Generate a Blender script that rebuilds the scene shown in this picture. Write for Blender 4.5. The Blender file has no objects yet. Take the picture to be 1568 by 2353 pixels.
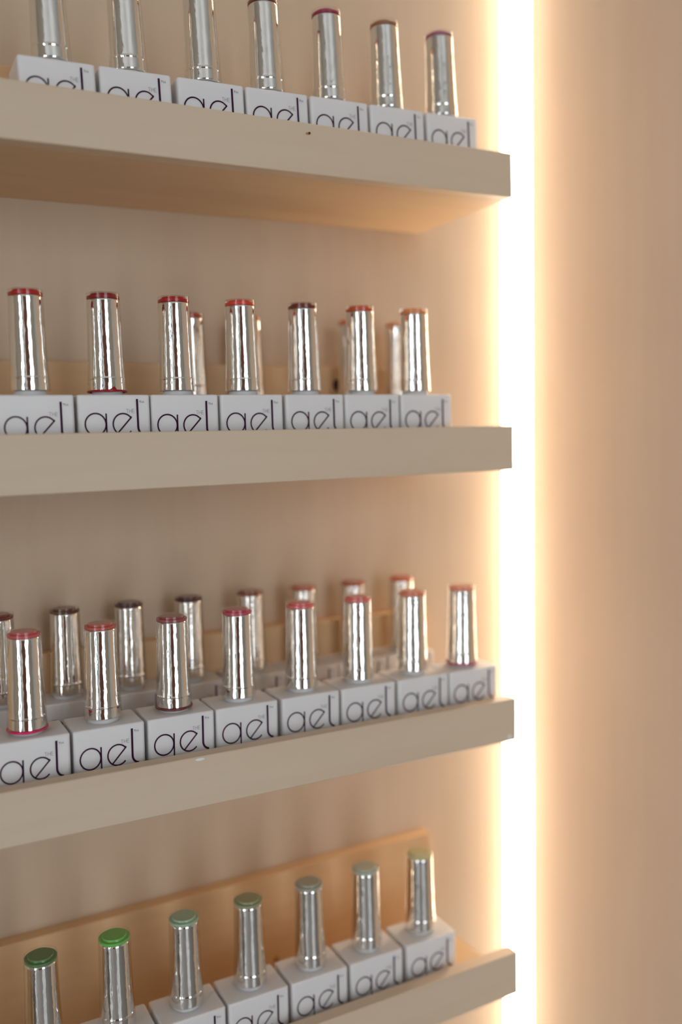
import bpy, bmesh, math, random
from mathutils import Vector, Matrix
random.seed(7)
SC = bpy.context.scene
COL = SC.collection
U = 0.0227            # metres per layout unit (one shelf lip height)
ZO = 1.35             # height of the layout origin above the floor

# ------------------------------------------------------------------ camera
CX, CY, CZ = -13.0069, -19.8833, 0.2000
YAW, PITCH, ROLL, FPX = 0.490700, -0.075547, -0.018034, 2082.81
fw = Vector((math.sin(YAW)*math.cos(PITCH), math.cos(YAW)*math.cos(PITCH), math.sin(PITCH)))
rt = Vector((math.cos(YAW), -math.sin(YAW), 0)); up = rt.cross(fw)
r2 = rt*math.cos(ROLL) + up*math.sin(ROLL); u2 = -rt*math.sin(ROLL) + up*math.cos(ROLL)
cam = bpy.data.cameras.new('camera'); camo = bpy.data.objects.new('camera', cam); COL.objects.link(camo)
M = Matrix((r2, u2, -fw)).transposed().to_4x4()
M.translation = Vector((CX*U, CY*U, CZ*U + ZO)); camo.matrix_world = M
cam.sensor_fit = 'VERTICAL'; cam.sensor_height = 36; cam.lens = FPX/2353*36
cam.clip_start = 0.01
cam.dof.use_dof = True; cam.dof.focus_distance = 17.1*U; cam.dof.aperture_fstop = 3.0
SC.camera = camo

# ------------------------------------------------------------------ light and exposure
SC.view_settings.view_transform = 'Standard'; SC.view_settings.look = 'None'
SC.view_settings.gamma = 1; SC.view_settings.use_curve_mapping = False
SC.view_settings.exposure = 0.0
SC.cycles.max_bounces = 10; SC.cycles.diffuse_bounces = 6; SC.cycles.glossy_bounces = 6
SC.cycles.transparent_max_bounces = 16
w = bpy.data.worlds.new('world'); SC.world = w; w.use_nodes = True
w.node_tree.nodes['Background'].inputs[0].default_value = (0.75, 0.87, 1, 1)
w.node_tree.nodes['Background'].inputs[1].default_value = 1.0

def area(name, loc, rot, sx, sy, power, color):
    l = bpy.data.lights.new(name, 'AREA'); l.shape = 'RECTANGLE'; l.size = sx; l.size_y = sy
    l.energy = power; l.color = color
    o = bpy.data.objects.new(name, l); COL.objects.link(o); o.location = loc; o.rotation_euler = rot
    return o
# daylight coming in through the two windows of the room
DAY = 1.19
area('daylight_left', (-2.42, -2.15, 1.28), (0, -math.pi/2, 0), 2.45, 1.5, 74*DAY, (0.90, 0.955, 1.0))
area('daylight_front', (0.10, -3.22, 1.28), (math.pi/2, 0, 0), 1.1, 2.45, 27*DAY, (0.90, 0.955, 1.0))
STRIP_EMIT = 19.8
STRIP_COLOR = (1.0, 0.81, 0.60)

# ------------------------------------------------------------------ materials
def mat(name):
    m = bpy.data.materials.new(name); m.use_nodes = True
    return m, m.node_tree.nodes, m.node_tree.links, m.node_tree.nodes['Principled BSDF']
def simple(name, col, rough=0.5, metal=0.0, spec=0.5):
    m, N, L, b = mat(name)
    b.inputs['Base Color'].default_value = (*col, 1); b.inputs['Roughness'].default_value = rough
    b.inputs['Metallic'].default_value = metal; b.inputs['Specular IOR Level'].default_value = spec
    return m
def wood(name, col, dark, scale, stretch, rough=0.55, fac=0.5, bump=0.05, blotch=0.35):
    """pale wood: long soft grain, cloudy blotches, fine pores"""
    m, N, L, b = mat(name)
    tc = N.new('ShaderNodeTexCoord'); mp = N.new('ShaderNodeMapping'); mp.inputs['Scale'].default_value = stretch
    L.new(tc.outputs['Object'], mp.inputs[0])
    n1 = N.new('ShaderNodeTexNoise'); n1.inputs['Scale'].default_value = scale; n1.inputs['Detail'].default_value = 6
    n1.inputs['Roughness'].default_value = 0.6; L.new(mp.outputs[0], n1.inputs[0])
    n2 = N.new('ShaderNodeTexNoise'); n2.inputs['Scale'].default_value = 9; n2.inputs['Detail'].default_value = 3
    L.new(tc.outputs['Object'], n2.inputs[0])
    r1 = N.new('ShaderNodeMapRange'); r1.inputs[1].default_value = 0.35; r1.inputs[2].default_value = 0.7
    L.new(n1.outputs[0], r1.inputs[0])
    r2_ = N.new('ShaderNodeMapRange'); r2_.inputs[1].default_value = 0.3; r2_.inputs[2].default_value = 0.7
    L.new(n2.outputs[0], r2_.inputs[0])
    a = N.new('ShaderNodeMath'); a.operation = 'MULTIPLY'; a.inputs[1].default_value = fac; L.new(r1.outputs[0], a.inputs[0])
    c = N.new('ShaderNodeMath'); c.operation = 'MULTIPLY_ADD'; c.inputs[1].default_value = blotch
    L.new(r2_.outputs[0], c.inputs[0]); L.new(a.outputs[0], c.inputs[2])
    mx = N.new('ShaderNodeMix'); mx.data_type = 'RGBA'; mx.inputs['A'].default_value = (*col, 1); mx.inputs['B'].default_value = (*dark, 1)
    L.new(c.outputs[0], mx.inputs['Factor']); L.new(mx.outputs['Result'], b.inputs['Base Color'])
    b.inputs['Roughness'].default_value = rough; b.inputs['Specular IOR Level'].default_value = 0.3
    bp = N.new('ShaderNodeBump'); bp.inputs['Strength'].default_value = bump; bp.inputs['Distance'].default_value = 0.001
    L.new(n1.outputs[0], bp.inputs['Height']); L.new(bp.outputs[0], b.inputs['Normal'])
    return m
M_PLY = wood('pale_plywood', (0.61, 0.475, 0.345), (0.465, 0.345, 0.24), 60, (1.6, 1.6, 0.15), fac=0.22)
M_SIDE = wood('brightened_plywood_side', (0.82, 0.65, 0.495), (0.73, 0.565, 0.415), 50, (1.6, 1.6, 0.12), fac=0.3)  # plywood colour raised to make up for light missing on the side wall
M_SHELF = wood('shelf_pine', (0.66, 0.535, 0.40), (0.57, 0.44, 0.31), 45, (0.10, 1.4, 1.4), fac=0.45, rough=0.5, blotch=0.25)
M_BOARD = wood('board_pine', (0.68, 0.49, 0.30), (0.58, 0.39, 0.22), 45, (0.10, 1.4, 1.4), fac=0.45, rough=0.5, blotch=0.3)
M_RAIL = wood('rail_pine', (0.72, 0.49, 0.285), (0.60, 0.375, 0.19), 45, (0.10, 1.4, 1.4), fac=0.5, rough=0.5)
M_KNOT = simple('dark_knot', (0.03, 0.012, 0.004), 0.7)
M_KNOT2 = simple('knot_rim', (0.42, 0.17, 0.04), 0.6)
M_CHIP = simple('white_chip', (0.75, 0.75, 0.72), 0.6)
M_BODY = simple('white_plastic', (0.73, 0.722, 0.725), 0.38)
b_ = M_BODY.node_tree.nodes['Principled BSDF']      # thick white plastic scatters light a little
b_.inputs['Subsurface Weight'].default_value = 0.5; b_.inputs['Subsurface Scale'].default_value = 0.005
b_.inputs['Subsurface Radius'].default_value = (1.0, 0.9, 0.85)
M_INK = simple('plum_ink', (0.036, 0.004, 0.028), 0.6, 0.0, 0.15)
M_INK2 = simple('grey_ink', (0.27, 0.28, 0.27), 0.5)
M_INK3 = simple('dark_ink', (0.08, 0.09, 0.10), 0.5)
# chrome foil with fine ripples
M_CHROME, N, L, b = mat('chrome_foil')
b.inputs['Base Color'].default_value = (0.90, 0.885, 0.86, 1); b.inputs['Metallic'].default_value = 1; b.inputs['Roughness'].default_value = 0.055
tc = N.new('ShaderNodeTexCoord'); oi = N.new('ShaderNodeObjectInfo'); ad = N.new('ShaderNodeVectorMath'); ad.operation = 'ADD'
L.new(tc.outputs['Object'], ad.inputs[0]); L.new(oi.outputs['Location'], ad.inputs[1])
mp = N.new('ShaderNodeMapping'); mp.inputs['Scale'].default_value = (1, 1, 0.4); L.new(ad.outputs[0], mp.inputs[0])
nn = N.new('ShaderNodeTexNoise'); nn.inputs['Scale'].default_value = 420; nn.inputs['Detail'].default_value = 2; L.new(mp.outputs[0], nn.inputs[0])
bp = N.new('ShaderNodeBump'); bp.inputs['Strength'].default_value = 0.17; bp.inputs['Distance'].default_value = 0.0006
L.new(nn.outputs[0], bp.inputs['Height']); L.new(bp.outputs[0], b.inputs['Normal'])
# clear acrylic skin: mostly see-through, mirror-like at grazing angles
M_CLEAR = bpy.data.materials.new('clear_acrylic'); M_CLEAR.use_nodes = True
N = M_CLEAR.node_tree.nodes; L = M_CLEAR.node_tree.links; N.remove(N['Principled BSDF'])
tr = N.new('ShaderNodeBsdfTransparent'); tr.inputs[0].default_value = (0.99, 0.99, 0.985, 1)
gl = N.new('ShaderNodeBsdfGlossy'); gl.inputs['Roughness'].default_value = 0.03
lw = N.new('ShaderNodeLayerWeight'); lw.inputs[0].default_value = 0.5
pw = N.new('ShaderNodeMath'); pw.operation = 'POWER'; pw.inputs[1].default_value = 4.5; L.new(lw.outputs['Facing'], pw.inputs[0])
fr = N.new('ShaderNodeMath'); fr.operation = 'MULTIPLY_ADD'; fr.inputs[1].default_value = 0.75; fr.inputs[2].default_value = 0.03; L.new(pw.outputs[0], fr.inputs[0])
ms = N.new('ShaderNodeMixShader'); L.new(fr.outputs[0], ms.inputs[0]); L.new(tr.outputs[0], ms.inputs[1]); L.new(gl.outputs[0], ms.inputs[2])
L.new(ms.outputs[0], N['Material Output'].inputs[0])
# gel colour: taken from each object's own colour
M_GEL, N, L, b = mat('gel_colour')
oi = N.new('ShaderNodeObjectInfo'); L.new(oi.outputs['Color'], b.inputs['Base Color'])
b.inputs['Roughness'].default_value = 0.3
# light strip diffuser
M_LED = bpy.data.materials.new('lit_diffuser'); M_LED.use_nodes = True
N = M_LED.node_tree.nodes; L = M_LED.node_tree.links; N.remove(N['Principled BSDF'])
em = N.new('ShaderNodeEmission'); em.inputs[0].default_value = (*STRIP_COLOR, 1); em.inputs[1].default_value = STRIP_EMIT
L.new(em.outputs[0], N['Material Output'].inputs[0])
M_ALU = simple('brushed_aluminium', (0.7, 0.7, 0.7), 0.35, 1.0)
M_ROOM = simple('off_white_paint', (0.70, 0.655, 0.59), 0.8)
M_CEIL = simple('white_ceiling_paint', (0.72, 0.71, 0.69), 0.9)
M_FLOOR = wood('pale_stone_floor', (0.33, 0.31, 0.29), (0.22, 0.20, 0.19), 12, (1, 1, 1), rough=0.09, bump=0.0)
M_FRAME = simple('dark_window_frame', (0.03, 0.035, 0.04), 0.5)
M_STAND_IN = wood('brown_stand_in', (0.20, 0.07, 0.035), (0.11, 0.035, 0.02), 25, (2, 2, 0.15))

# ------------------------------------------------------------------ mesh helpers
def box(bm, x0, x1, y0, y1, z0, z1, mi=0):
    v = [bm.verts.new((x, y, z)) for x in (x0, x1) for y in (y0, y1) for z in (z0, z1)]
    for f in ((0, 1, 3, 2), (4, 6, 7, 5), (0, 4, 5, 1), (2, 3, 7, 6), (0, 2, 6, 4), (1, 5, 7, 3)):
        bm.faces.new([v[i] for i in f]).material_index = mi
def rbox(x0, x1, y0, y1, z0, z1, r, seg=2):
    bm = bmesh.new(); box(bm, x0, x1, y0, y1, z0, z1)
    if r: bmesh.ops.bevel(bm, geom=bm.edges[:], offset=r, segments=seg, profile=0.5, affect='EDGES')
    return bm
def lathe(bm, prof, n=48, mi=0, smooth=True):
    rings = []
    for r, z in prof:
        if r < 1e-7: rings.append([bm.verts.new((0, 0, z))])
        else: rings.append([bm.verts.new((r*math.cos(2*math.pi*i/n), r*math.sin(2*math.pi*i/n), z)) for i in range(n)])
    for a, c in zip(rings, rings[1:]):
        for i in range(n):
            j = (i+1) % n
            if len(a) == 1 and len(c) == 1: continue
            if len(a) == 1: f = bm.faces.new((a[0], c[j], c[i]))
            elif len(c) == 1: f = bm.faces.new((a[i], a[j], c[0]))
            else: f = bm.faces.new((a[i], a[j], c[j], c[i]))
            f.smooth = smooth; f.material_index = mi
    bmesh.ops.recalc_face_normals(bm, faces=bm.faces[:])
def mesh_of(name, bm, mats, smooth=False):
    me = bpy.data.meshes.new(name)
    bmesh.ops.recalc_face_normals(bm, faces=bm.faces[:])
    if smooth:
        for f in bm.faces: f.smooth = True
    bm.to_mesh(me); bm.free()
    for m in (mats if isinstance(mats, (list, tuple)) else [mats]): me.materials.append(m)
    return me
def link(name, me, parent=None, loc=None):
    o = bpy.data.objects.new(name, me); COL.objects.link(o)
    if parent: o.parent = parent
    if loc: o.location = loc
    return o
def obj(name, bm, mats, parent=None, loc=None, smooth=False): return link(name, mesh_of(name, bm, mats, smooth), parent, loc)
def empty(name, label, cat, loc=(0, 0, 0), group=None):
    o = bpy.data.objects.new(name, None); COL.objects.link(o); o.location = loc; o.empty_display_size = 0.01
    o['label'] = label; o['category'] = cat
    if group: o['group'] = group
    return o
def struct(name, bm, m, parent=None, loc=None):
    o = obj(name, bm, m, parent, loc)
    if not parent: o['kind'] = 'structure'
    return o
def P(x, y, z): return Vector((x*U, y*U, z*U + ZO))

# ------------------------------------------------------------------ the room
XC = 3.17*U                     # the corner where the side wall starts
XR = 2.2                        # far side of the room
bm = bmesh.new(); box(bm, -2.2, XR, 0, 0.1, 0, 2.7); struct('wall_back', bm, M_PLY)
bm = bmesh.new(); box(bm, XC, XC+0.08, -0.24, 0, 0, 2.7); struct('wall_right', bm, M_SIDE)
bm = bmesh.new(); box(bm, XR, XR+0.1, -3.0, 0.1, 0, 2.7); struct('wall_far_right', bm, M_ROOM)
bm = bmesh.new(); box(bm, -2.3, XR+0.1, -3.1, 0.1, -0.1, 0); struct('floor', bm, M_FLOOR)
bm = bmesh.new(); box(bm, -2.3, XR+0.1, -3.1, 0.1, 2.7, 2.8); struct('ceiling', bm, M_CEIL)
# left wall and front wall, each with an opening for its window
def wall_with_hole(name, axis, p0, p1, a0, a1, h0, h1, hz0, hz1):
    bm = bmesh.new()
    def b(s0, s1, z0, z1):
        if s1 - s0 < 1e-4 or z1 - z0 < 1e-4: return
        if axis == 'y': box(bm, p0, p1, s0, s1, z0, z1)
        else: box(bm, s0, s1, p0, p1, z0, z1)
    b(a0, h0, 0, 2.7); b(h1, a1, 0, 2.7); b(h0, h1, 0, hz0); b(h0, h1, hz1, 2.7)
    return struct(name, bm, M_ROOM)
wall_with_hole('wall_left', 'y', -2.3, -2.2, -3.0, 0.0, -2.9, -1.4, 0.06, 2.5)
wall_with_hole('wall_front', 'x', -3.1, -3.0, -2.2, XR, -0.45, 0.65, 0.06, 2.5)
def window(name, axis, p0, p1, a0, a1, posts, rails, z0, z1):
    w_ = bpy.data.objects.new(name, None); COL.objects.link(w_); w_['kind'] = 'structure'
    for a, t in posts:  # posts added, some widened, to put dark stripes into the cap reflections
        bm = bmesh.new()
        if axis == 'y': box(bm, p0, p1, a, a+t, z0, z1)
        else: box(bm, a, a+t, p0, p1, z0, z1)
        obj('stripe_post', bm, M_FRAME, w_)
    for z in rails:
        bm = bmesh.new(); q0, q1 = p0+0.015, p1-0.015
        if axis == 'y': box(bm, q0, q1, a0, a1, z, z+0.05)
        else: box(bm, a0, a1, q0, q1, z, z+0.05)
        obj('frame_rail', bm, M_FRAME, w_)
window('window_1', 'y', -2.29, -2.21, -2.9, -1.4, ((-2.9, 0.06), (-2.62, 0.36), (-2.02, 0.26), (-1.48, 0.08)), (0.06, 1.0, 2.45), 0.06, 2.5)
window('window_2', 'x', -3.09, -3.01, -0.45, 0.65, ((-0.45, 0.09), (-0.10, 0.07), (0.26, 0.05), (0.58, 0.07)), (0.06, 0.85, 1.5, 2.45), 0.06, 2.5)
bm = rbox(-1.52, -0.55, -2.995, -2.955, 0.0, 2.2, 0.004); d = struct('person_stand_in_1', bm, M_STAND_IN)  # unseen, added: gives the caps the brown reflection of whoever holds the camera
for x_ in (-1.66, -0.55):
    bm = bmesh.new(); box(bm, x_, x_+0.10 if x_ > -1 else x_+0.14, -2.995, -2.94, 0.0, 2.25); obj('stand_in_jamb', bm, M_FRAME, d)  # dark strips added beside it for the dark bands in the caps
bm = bmesh.new(); box(bm, -0.66, -0.63, -2.955, -2.90, 1.0, 1.14); obj('stand_in_handle', bm, M_ALU, d)

# ------------------------------------------------------------------ the light strip in the corner
led = empty('light_strip', 'tall glowing white light strip running up the corner beside the shelf ends', 'light', (XC, 0, 0.35))
LW, LB = 0.48*U, 0.62*U         # how far the profile reaches along the shelf wall and out from it
bm = bmesh.new()                # diffuser: a curved bar across the corner
pts = []
for i in range(9):
    t = i/8; bul = 0.10*U*math.sin(math.pi*t)
    pts.append((-LW*(1-t) - bul*0.7, -LB*t - bul*0.7))
for z in (0, 2.0):
    for p in pts: bm.verts.new((p[0], p[1], z))
bm.verts.ensure_lookup_table()
for i in range(8): bm.faces.new((bm.verts[i], bm.verts[i+1], bm.verts[i+10], bm.verts[i+9])).smooth = True
obj('diffuser', bm, M_LED, led)
bm = bmesh.new()                # aluminium channel in the corner behind it
box(bm, -LW, -0.001, -0.0016, -0.0006, 0, 2.0); box(bm, -0.0022, -0.001, -LB, -0.0016, 0, 2.0)
obj('channel', bm, M_ALU, led)
for z in (-0.004, 2.0):
    bm = bmesh.new()
    a = [bm.verts.new((x, y, z)) for x, y in ((0, 0), (-LW-0.002, 0), (0, -LB-0.002))]; c = [bm.verts.new((v.co.x, v.co.y, z+0.004)) for v in a]
    bm.faces.new(a); bm.faces.new(c)
    for i in range(3): bm.faces.new((a[i], a[(i+1) % 3], c[(i+1) % 3], c[i]))
    obj('end_cap', bm, M_ALU, led)

# ------------------------------------------------------------------ shelves (picture ledges)
D, T = 3.8653, 0.3259
ZS = [6.454, 0.526, -5.660, -11.668]; SL = [0.0165, 0.0065, -0.0024, 0.0060]
DD = [-0.0956, -0.0704, -0.0069, 0.0116]; HH = [0.941, 0.985, 0.968, 1.000]; TAPER = [0.0025, 0.0055, 0.0014, 0.010]
ZR, RT, BT = 1.5356, 0.3365, 0.21
LEN = 17.0
shelf_names = ['topmost pale wooden picture ledge holding silver capped bottles, its underside in view',
               'second pale wooden ledge from the top, holding the red topped bottles',
               'third pale wooden ledge from the top, holding two rows of bottles',
               'lowest pale wooden ledge, holding the green topped bottles']
shelves = []
for k in range(4):
    s = empty('wall_shelf', shelf_names[k], 'shelf', P(0, 0, ZS[k]), 'picture ledges on the plywood wall')
    s.rotation_euler = (0, -math.atan(SL[k]), 0); shelves.append(s)
    y0 = -(D+DD[k]); h = HH[k]
    def sag(bm, lim):      # the lip is slightly deeper towards its far left end
        for v_ in bm.verts:
            if v_.co.z < lim: v_.co.z += TAPER[k]*v_.co.x
        return bm
    obj('front_lip', sag(rbox(-LEN*U, 0, y0*U, (y0+T)*U, -h*U, 0, 0.00035, 1), -0.5*U), M_SHELF, s)
    obj('board', sag(rbox(-LEN*U, 0, (y0+T)*U, 0, -h*U, (-h+BT)*U, 0.0002, 1), 0), M_BOARD, s)
    obj('back_rail', rbox(-LEN*U, -0.05*U, -RT*U, 0, (-h+BT*0.5)*U, ZR*U, 0.0004, 1), M_RAIL, s)
def spot(k, x, y, z, r, m, name, squash=1.0, rim=None, label=None):
    """a small disc lying on the front of a lip or rail: knot, nail hole or chip"""
    bm = bmesh.new(); n = 14
    ring = [bm.verts.new((r*math.cos(2*math.pi*i/n)*(1+0.15*math.sin(3*i)), 0, squash*r*math.sin(2*math.pi*i/n))) for i in range(n)]
    back = [bm.verts.new((v.co.x, 0.0004, v.co.z)) for v in ring]
    bm.faces.new(ring)
    for i in range(n): bm.faces.new((ring[i], ring[(i+1) % n], back[(i+1) % n], back[i]))
    o = obj(name, bm, m, shelves[k], (x*U, y*U-0.00025, z*U))
    if label: o['label'] = label
    return o
spot(1, -2.47, -RT, 1.10, 0.105*U, M_KNOT2, 'knot_rim', 1.2, label='orange brown halo of the knot')
spot(1, -2.63, -RT-0.008, 1.10, 0.085*U, M_KNOT, 'knot', 1.7, label='dark knot in the wood')
spot(3, -4.58, -RT, -0.62, 0.07*U, M_KNOT2, 'knot', label='small brown knot')
spot(0, -4.98, -(D+DD[0]), -0.20, 0.045*U, M_KNOT2, 'nail_hole', 0.5, label='small nail hole')
spot(0, -4.95, -(D+DD[0])-0.008, -0.19, 0.022*U, M_KNOT, 'nail_hole', 1.0)
spot(2, -7.56, -(D+DD[2]), -0.05, 0.09*U, M_CHIP, 'paint_chip', 0.3, label='white chip near the upper edge')
spot(2, -0.20, -(D+DD[2]), -0.86, 0.06*U, M_CHIP, 'paint_chip', 0.8, label='white speck at the lower corner')

# ------------------------------------------------------------------ the bottle
W, DP, HB = 1.318*U, 0.95*U, 0.6785*U
def body_mesh(h):          # origin: centre of the base
    bm = bmesh.new(); box(bm, -W/2, W/2, -DP/2, DP/2, 0, h)
    vert = [e for e in bm.edges if abs(e.verts[0].co.z-e.verts[1].co.z) > 1e-6]
    bmesh.ops.bevel(bm, geom=vert, offset=0.050*U, segments=4, profile=0.5, affect='EDGES')
    hor = [e for e in bm.edges if abs(e.verts[0].co.z-h) < 1e-6 and abs(e.verts[1].co.z-h) < 1e-6]
    bmesh.ops.bevel(bm, geom=hor, offset=0.034*U, segments=3, profile=0.5, affect='EDGES')
    big = 0.2*U*U
    me = mesh_of('body', bm, M_BODY, True)
    for p in me.polygons:
        if p.area > big: p.use_smooth = False
    return me
def stroke(bm, pts, wd, mi=0):
    """flat ribbon along pts (u right, v down from the top edge, in body widths) on the body's front face"""
    L_, R_ = [], []
    for i, p in enumerate(pts):
        a = Vector(pts[max(0, i-1)]); c = Vector(pts[min(len(pts)-1, i+1)]); t = (c-a).normalized(); n = Vector((-t.y, t.x))*wd/2
        for lst, q in ((L_, Vector(p)+n), (R_, Vector(p)-n)):
            lst.append(bm.verts.new(((q.x-0.5)*W, 0, -q.y*W)))
    for i in range(len(pts)-1):
        bm.faces.new((L_[i], L_[i+1], R_[i+1], R_[i])).material_index = mi
def arc(cx, cy, rx, ry, a0, a1, n=26):
    return [(cx+rx*math.cos(math.radians(a0+(a1-a0)*i/n)), cy-ry*math.sin(math.radians(a0+(a1-a0)*i/n))) for i in range(n+1)]
def lettering_mesh():      # origin: top edge of the front face, centre
    bm = bmesh.new(); s = 0.0215
    stroke(bm, arc(0.226, 0.393, 0.142, 0.150, 0, 360, 40), s)                       # g: bowl
    stroke(bm, [(0.374, 0.245), (0.374, 0.62)], s)                                   # g: stem
    stroke(bm, arc(0.250, 0.62, 0.124, 0.112, 0, -160, 20), s)                       # g: tail
    stroke(bm, arc(0.606, 0.398, 0.140, 0.148, 40, 320, 34), s)                      # e: bow
    stroke(bm, [(0.716, 0.292), (0.726, 0.300), (0.532, 0.512)], s)                  # e: slanting bar
    stroke(bm, [(0.815, 0.050), (0.815, 0.44)] + arc(0.908, 0.44, 0.093, 0.112, 180, 268, 12), 0.030)   # l
    # THE, thin
    y0, y1, t = 0.190, 0.243, 0.0055
    ym = (y0+y1)/2
    stroke(bm, [(0.656, y0), (0.690, y0)], t, 1); stroke(bm, [(0.673, y0), (0.673, y1)], t, 1)
    stroke(bm, [(0.700, y0), (0.700, y1)], t, 1); stroke(bm, [(0.732, y0), (0.732, y1)], t, 1); stroke(bm, [(0.700, ym), (0.732, ym)], t, 1)
    stroke(bm, [(0.744, y0), (0.744, y1)], t, 1)
    for yy in (y0, ym, y1): stroke(bm, [(0.744, yy), (0.772, yy)], t, 1)
    # TM
    y0, y1, t = 0.078, 0.104, 0.006
    stroke(bm, [(0.846, y0), (0.872, y0)], t, 2); stroke(bm, [(0.859, y0), (0.859, y1)], t, 2)
    stroke(bm, [(0.879, y1), (0.881, y0), (0.894, y1), (0.907, y0), (0.909, y1)], t*1.2, 2)
    return mesh_of('lettering', bm, [M_INK, M_INK2, M_INK3])
BZ = [(7.274, 0.0356), (1.250, 0.0103), (-4.982, -0.0042), (-11.005, 0.0024)]   # height and slope of each row of body tops
BH = [HB + (HH[k]-BT-0.06)*U for k in range(4)]
ME_BODY = [body_mesh(h_) for h_ in BH]
ME_LET = lettering_mesh()
def lat(name, prof, m, n=48, sharp=38):
    bm = bmesh.new(); lathe(bm, [(r*U, z*U) for r, z in prof], n)
    me = mesh_of(name, bm, m, True)
    try: me.set_sharp_from_angle(angle=math.radians(sharp))
    except Exception: pass
    return me
# all cap parts: origin on the body's top, centre
ME_COLLAR = lat('collar', [(0, 0), (0.285, 0), (0.285, 0.05), (0.27, 0.085), (0, 0.085)], M_BODY)
ME_SLEEVE = lat('sleeve', [(0, 0.09), (0.330, 0.09), (0.334, 0.10), (0.3335, 0.112), (0.3275, 0.285), (0.327, 0.295), (0.333, 0.306), (0.333, 0.320), (0.3245, 0.332), (0.3235, 0.345),
                           (0.3215, 0.40), (0.309, 0.8), (0.2975, 1.35), (0.2923, 1.72), (0.2921, 1.732), (0.289, 1.75), (0.282, 1.762), (0.26, 1.765), (0, 1.765)], M_CHROME)
ME_CLEAR = lat('clear_overcap', [(0.325, 0.082), (0.353, 0.082), (0.355, 0.095), (0.3545, 0.11), (0.343, 0.32), (0.322, 0.8), (0.309, 1.35), (0.3037, 1.85), (0.3035, 1.865), (0.2995, 1.88), (0.29, 1.88),
                                 (0, 1.88)], M_CLEAR)
ME_COLOUR = lat('colour_disc', [(0, 1.768), (0.284, 1.768), (0.297, 1.775), (0.297, 1.818), (0.292, 1.824), (0.232, 1.824), (0.232, 1.858), (0.226, 1.866), (0, 1.866)], M_GEL)
def residue_mesh(drip):
    bm = bmesh.new(); n = 48; m_ = 6
    rr = [[None]*m_ for _ in range(n)]
    for i in range(n):
        a = 2*math.pi*i/n; th = 0.017*(1+0.18*math.sin(3*a+1)+0.08*math.sin(7*a)); R0 = 0.352
        ex = 0.0
        if drip: ex = 0.07*math.exp(-((((a-math.radians(275)+math.pi) % (2*math.pi))-math.pi)/0.09)**2)
        for j in range(m_):
            b_ = 2*math.pi*j/m_
            rad = R0+th*math.cos(b_); z = 0.080+th*math.sin(b_)*1.3+(ex if math.sin(b_) > 0 else 0)
            rr[i][j] = bm.verts.new((rad*math.cos(a)*U, rad*math.sin(a)*U, z*U))
    for i in range(n):
        for j in range(m_):
            bm.faces.new((rr[i][j], rr[(i+1) % n][j], rr[(i+1) % n][(j+1) % m_], rr[i][(j+1) % m_]))
    return mesh_of('gel_residue', bm, M_GEL, True)
ME_RES, ME_RES2 = residue_mesh(False), residue_mesh(True)

def srgb(r, g, b):
    f = lambda c: (c/12.92 if c <= 0.04045 else ((c+0.055)/1.055)**2.4)
    return (f(r/255), f(g/255), f(b/255), 1)
LI = [0]
def bottle(k, x, y, col, label, group, capx=None, residue=None, drip=False, yaw=0.0, dv=0.015):
    """x: centre of the body along the shelf, y: centre of the body, both in layout units"""
    t = bpy.data.objects.new('gel_polish_bottle', None); COL.objects.link(t); t.empty_display_size = 0.01
    t['label'] = label; t['category'] = 'bottle'; t['group'] = group
    t.location = P(x, y, BZ[k][0] + BZ[k][1]*x) - Vector((0, 0, BH[k])); t.rotation_euler = (0, -math.atan(BZ[k][1]), math.radians(yaw))
    link('body', ME_BODY[k], t)
    top = BH[k]
    LI[0] += 1; rr = random.Random(LI[0]*13+k)
    le = link('lettering', ME_LET, t, (0.006*W*rr.uniform(-1, 1), -DP/2-0.00005, top - W*dv)); le.rotation_euler = (0, math.radians(rr.uniform(-0.4, 0.4)), 0)
    dx = 0 if capx is None else (capx-x)*U
    link('collar', ME_COLLAR, t, (dx, 0, top)); link('cap_sleeve', ME_SLEEVE, t, (dx, 0, top))
    link('clear_overcap', ME_CLEAR, t, (dx, 0, top))
    c = link('colour_disc', ME_COLOUR, t, (dx, 0, top)); c.color = srgb(*col)
    if residue:
        g = link('gel_residue', ME_RES2 if drip else ME_RES, t, (dx, 0, top)); g.color = srgb(*residue)
        g['label'] = 'dried gel ring under the cap'
    return t

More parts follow.
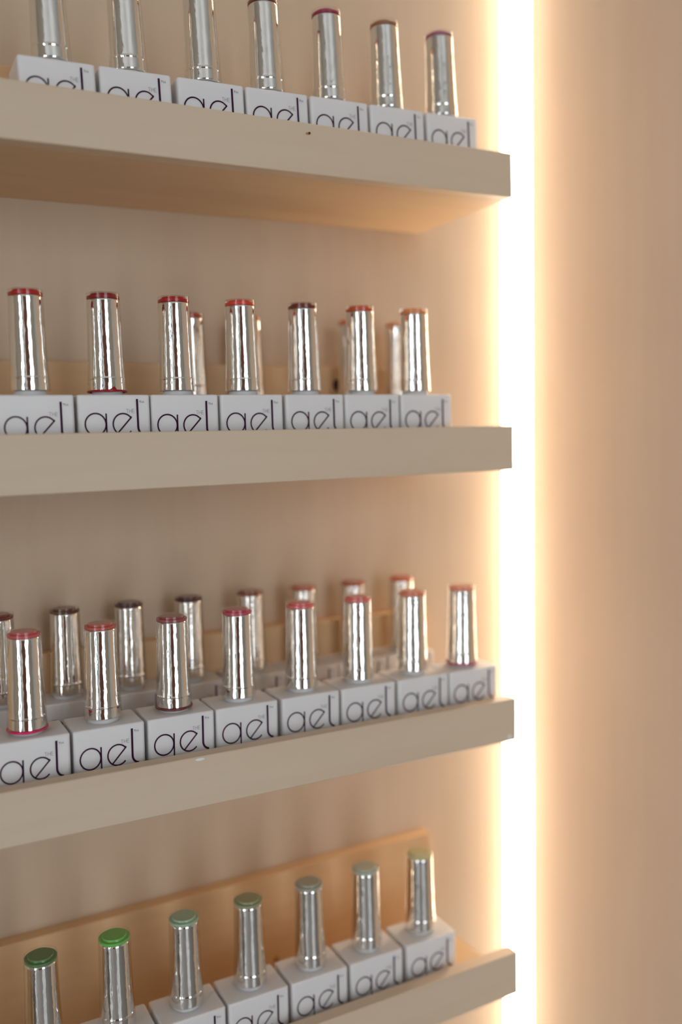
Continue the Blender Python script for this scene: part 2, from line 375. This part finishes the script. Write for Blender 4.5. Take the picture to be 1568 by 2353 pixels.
YF = -3.3655
row1 = [(-9.518, (205, 160, 150), 'white square bottle with tall silver cap, first on the top shelf'),
        (-8.126, (195, 150, 140), 'silver capped bottle on the top shelf, second from its left end'),
        (-6.691, (190, 150, 140), 'silver capped bottle on the top shelf, third from its left end'),
        (-5.323, (120, 60, 50), 'silver capped bottle on the top shelf, just left of the crimson topped one'),
        (-3.944, (150, 30, 70), 'bottle with crimson magenta cap top on the top shelf, third from the right end'),
        (-2.567, (150, 95, 60), 'bottle with brown orange cap top on the top shelf, second from the right end'),
        (-1.172, (165, 95, 115), 'bottle with dusty mauve cap top, last at the right end of the top shelf')]
for i, (x, c, l) in enumerate(row1):
    bottle(0, x, YF-DD[0]+DP/U/2, c, l, 'gel bottles on the top shelf', capx=[-9.50, -8.115, -6.66, -5.32, -3.91, -2.53, -1.12][i])
row2 = [(-10.15, (178, 14, 11), 'bottle with bright red cap band, first at the left of the second shelf', None),
        (-8.773, (138, 5, 9), 'bottle with deep red cap band and a dripping red gel ring', (150, 5, 12)),
        (-7.425, (172, 12, 10), 'bottle with scarlet cap band, third in the front row of the second shelf', None),
        (-6.058, (212, 60, 40), 'bottle with coral red cap band, in the middle of the second shelf', None),
        (-4.675, (112, 34, 17), 'bottle with brown red cap band on the second shelf, just left of the dark knot', None),
        (-3.320, (203, 76, 30), 'bottle with vivid orange cap band on the second shelf, just right of the dark knot', None),
        (-1.961, (226, 136, 82), 'bottle with pale peach orange cap band, last at the right of the second shelf', None)]
for i, (x, c, l, r) in enumerate(row2):
    bottle(1, x, YF-DD[1]+DP/U/2, c, l, 'gel bottles in front on the second shelf', residue=r, drip=True, dv=[0.045, 0.012, 0.040, 0.03, 0.02, 0.03, 0.03][i])
for x, c, l in [(-6.43, (185, 70, 45), 'blurred bottle with rust red top behind the scarlet banded one, second shelf'),
                (-5.076, (205, 110, 75), 'blurred bottle mostly hidden behind the coral red banded one, second shelf'),
                (-2.448, (215, 110, 75), 'blurred bottle peeping out left of the vivid orange banded one, second shelf'),
                (-1.137, (220, 150, 110), 'blurred bottle peeping out left of the pale peach banded one, second shelf')]:
    bottle(1, x, -0.83, c, l, 'gel bottles at the back of the second shelf')
row3 = [(-10.49, (198, 88, 88), 'bottle with salmon pink top and a neon pink gel ring under its cap', (215, 30, 95)),
        (-9.117, (190, 88, 74), 'bottle with terracotta salmon top, second in the front row of the third shelf', None),
        (-7.732, (150, 75, 76), 'bottle with dusty brown rose top, third in the front row of the third shelf', (110, 45, 45)),
        (-6.368, (190, 72, 92), 'bottle with deep rose pink top, fourth in the front row of the third shelf', None),
        (-4.951, (220, 105, 105), 'bottle with salmon pink top, fifth in the front row of the third shelf', None),
        (-3.575, (222, 118, 112), 'bottle with light pink top, sixth in the front row of the third shelf', None),
        (-2.180, (225, 135, 105), 'bottle with peach salmon top, second from the right in the front row, third shelf', None),
        (-0.820, (225, 150, 120), 'bottle with peach top and magenta gel ring at the right end, third shelf', (190, 70, 110))]
for x, c, l, r in row3: bottle(2, x, YF-DD[2]+DP/U/2, c, l, 'gel bottles in front on the third shelf', residue=r, dv=0.025 if x < -8 else 0.003)
row3b = [(-10.669, (125, 50, 40), 'blurred bottle with brick brown top, cut by the left frame edge, back of third shelf'),
         (-9.362, (100, 62, 48), 'blurred bottle with cocoa brown top, back row of the third shelf'),
         (-8.028, (88, 52, 50), 'blurred bottle with dark mauve brown top, back row of the third shelf'),
         (-6.693, (85, 32, 35), 'blurred bottle with dark maroon top, back row of the third shelf'),
         (-5.236, (150, 88, 62), 'blurred bottle with tan brown top behind the deep rose one, third shelf'),
         (-3.892, (190, 110, 80), 'blurred bottle with light terracotta top behind the fifth front one, third shelf'),
         (-2.559, (180, 100, 75), 'blurred bottle with terracotta top behind the light pink one, third shelf'),
         (-1.185, (205, 110, 80), 'blurred bottle with orange coral top, last in the back row, third shelf')]
for x, c, l in row3b: bottle(2, x, -0.83, c, l, 'gel bottles at the back of the third shelf')
row4 = [(-10.43, (92, 130, 78), 'bottle with dark forest green top, first at the left of the lowest shelf'),
        (-9.06, (112, 186, 88), 'bottle with bright grass green top on the lowest shelf'),
        (-7.665, (158, 186, 160), 'bottle with pale jade green top, third on the lowest shelf'),
        (-6.279, (150, 156, 120), 'bottle with olive grey top, fourth on the lowest shelf'),
        (-4.879, (162, 166, 150), 'bottle with sage grey top, third from the right on the lowest shelf'),
        (-3.480, (182, 190, 174), 'bottle with pale grey green top, second from the right on the lowest shelf'),
        (-2.050, (208, 200, 152), 'bottle with pale olive yellow top, last at the right of the lowest shelf')]
for x, c, l in row4: bottle(3, x, YF-DD[3]+DP/U/2, c, l, 'gel bottles on the lowest shelf', dv=0.035)
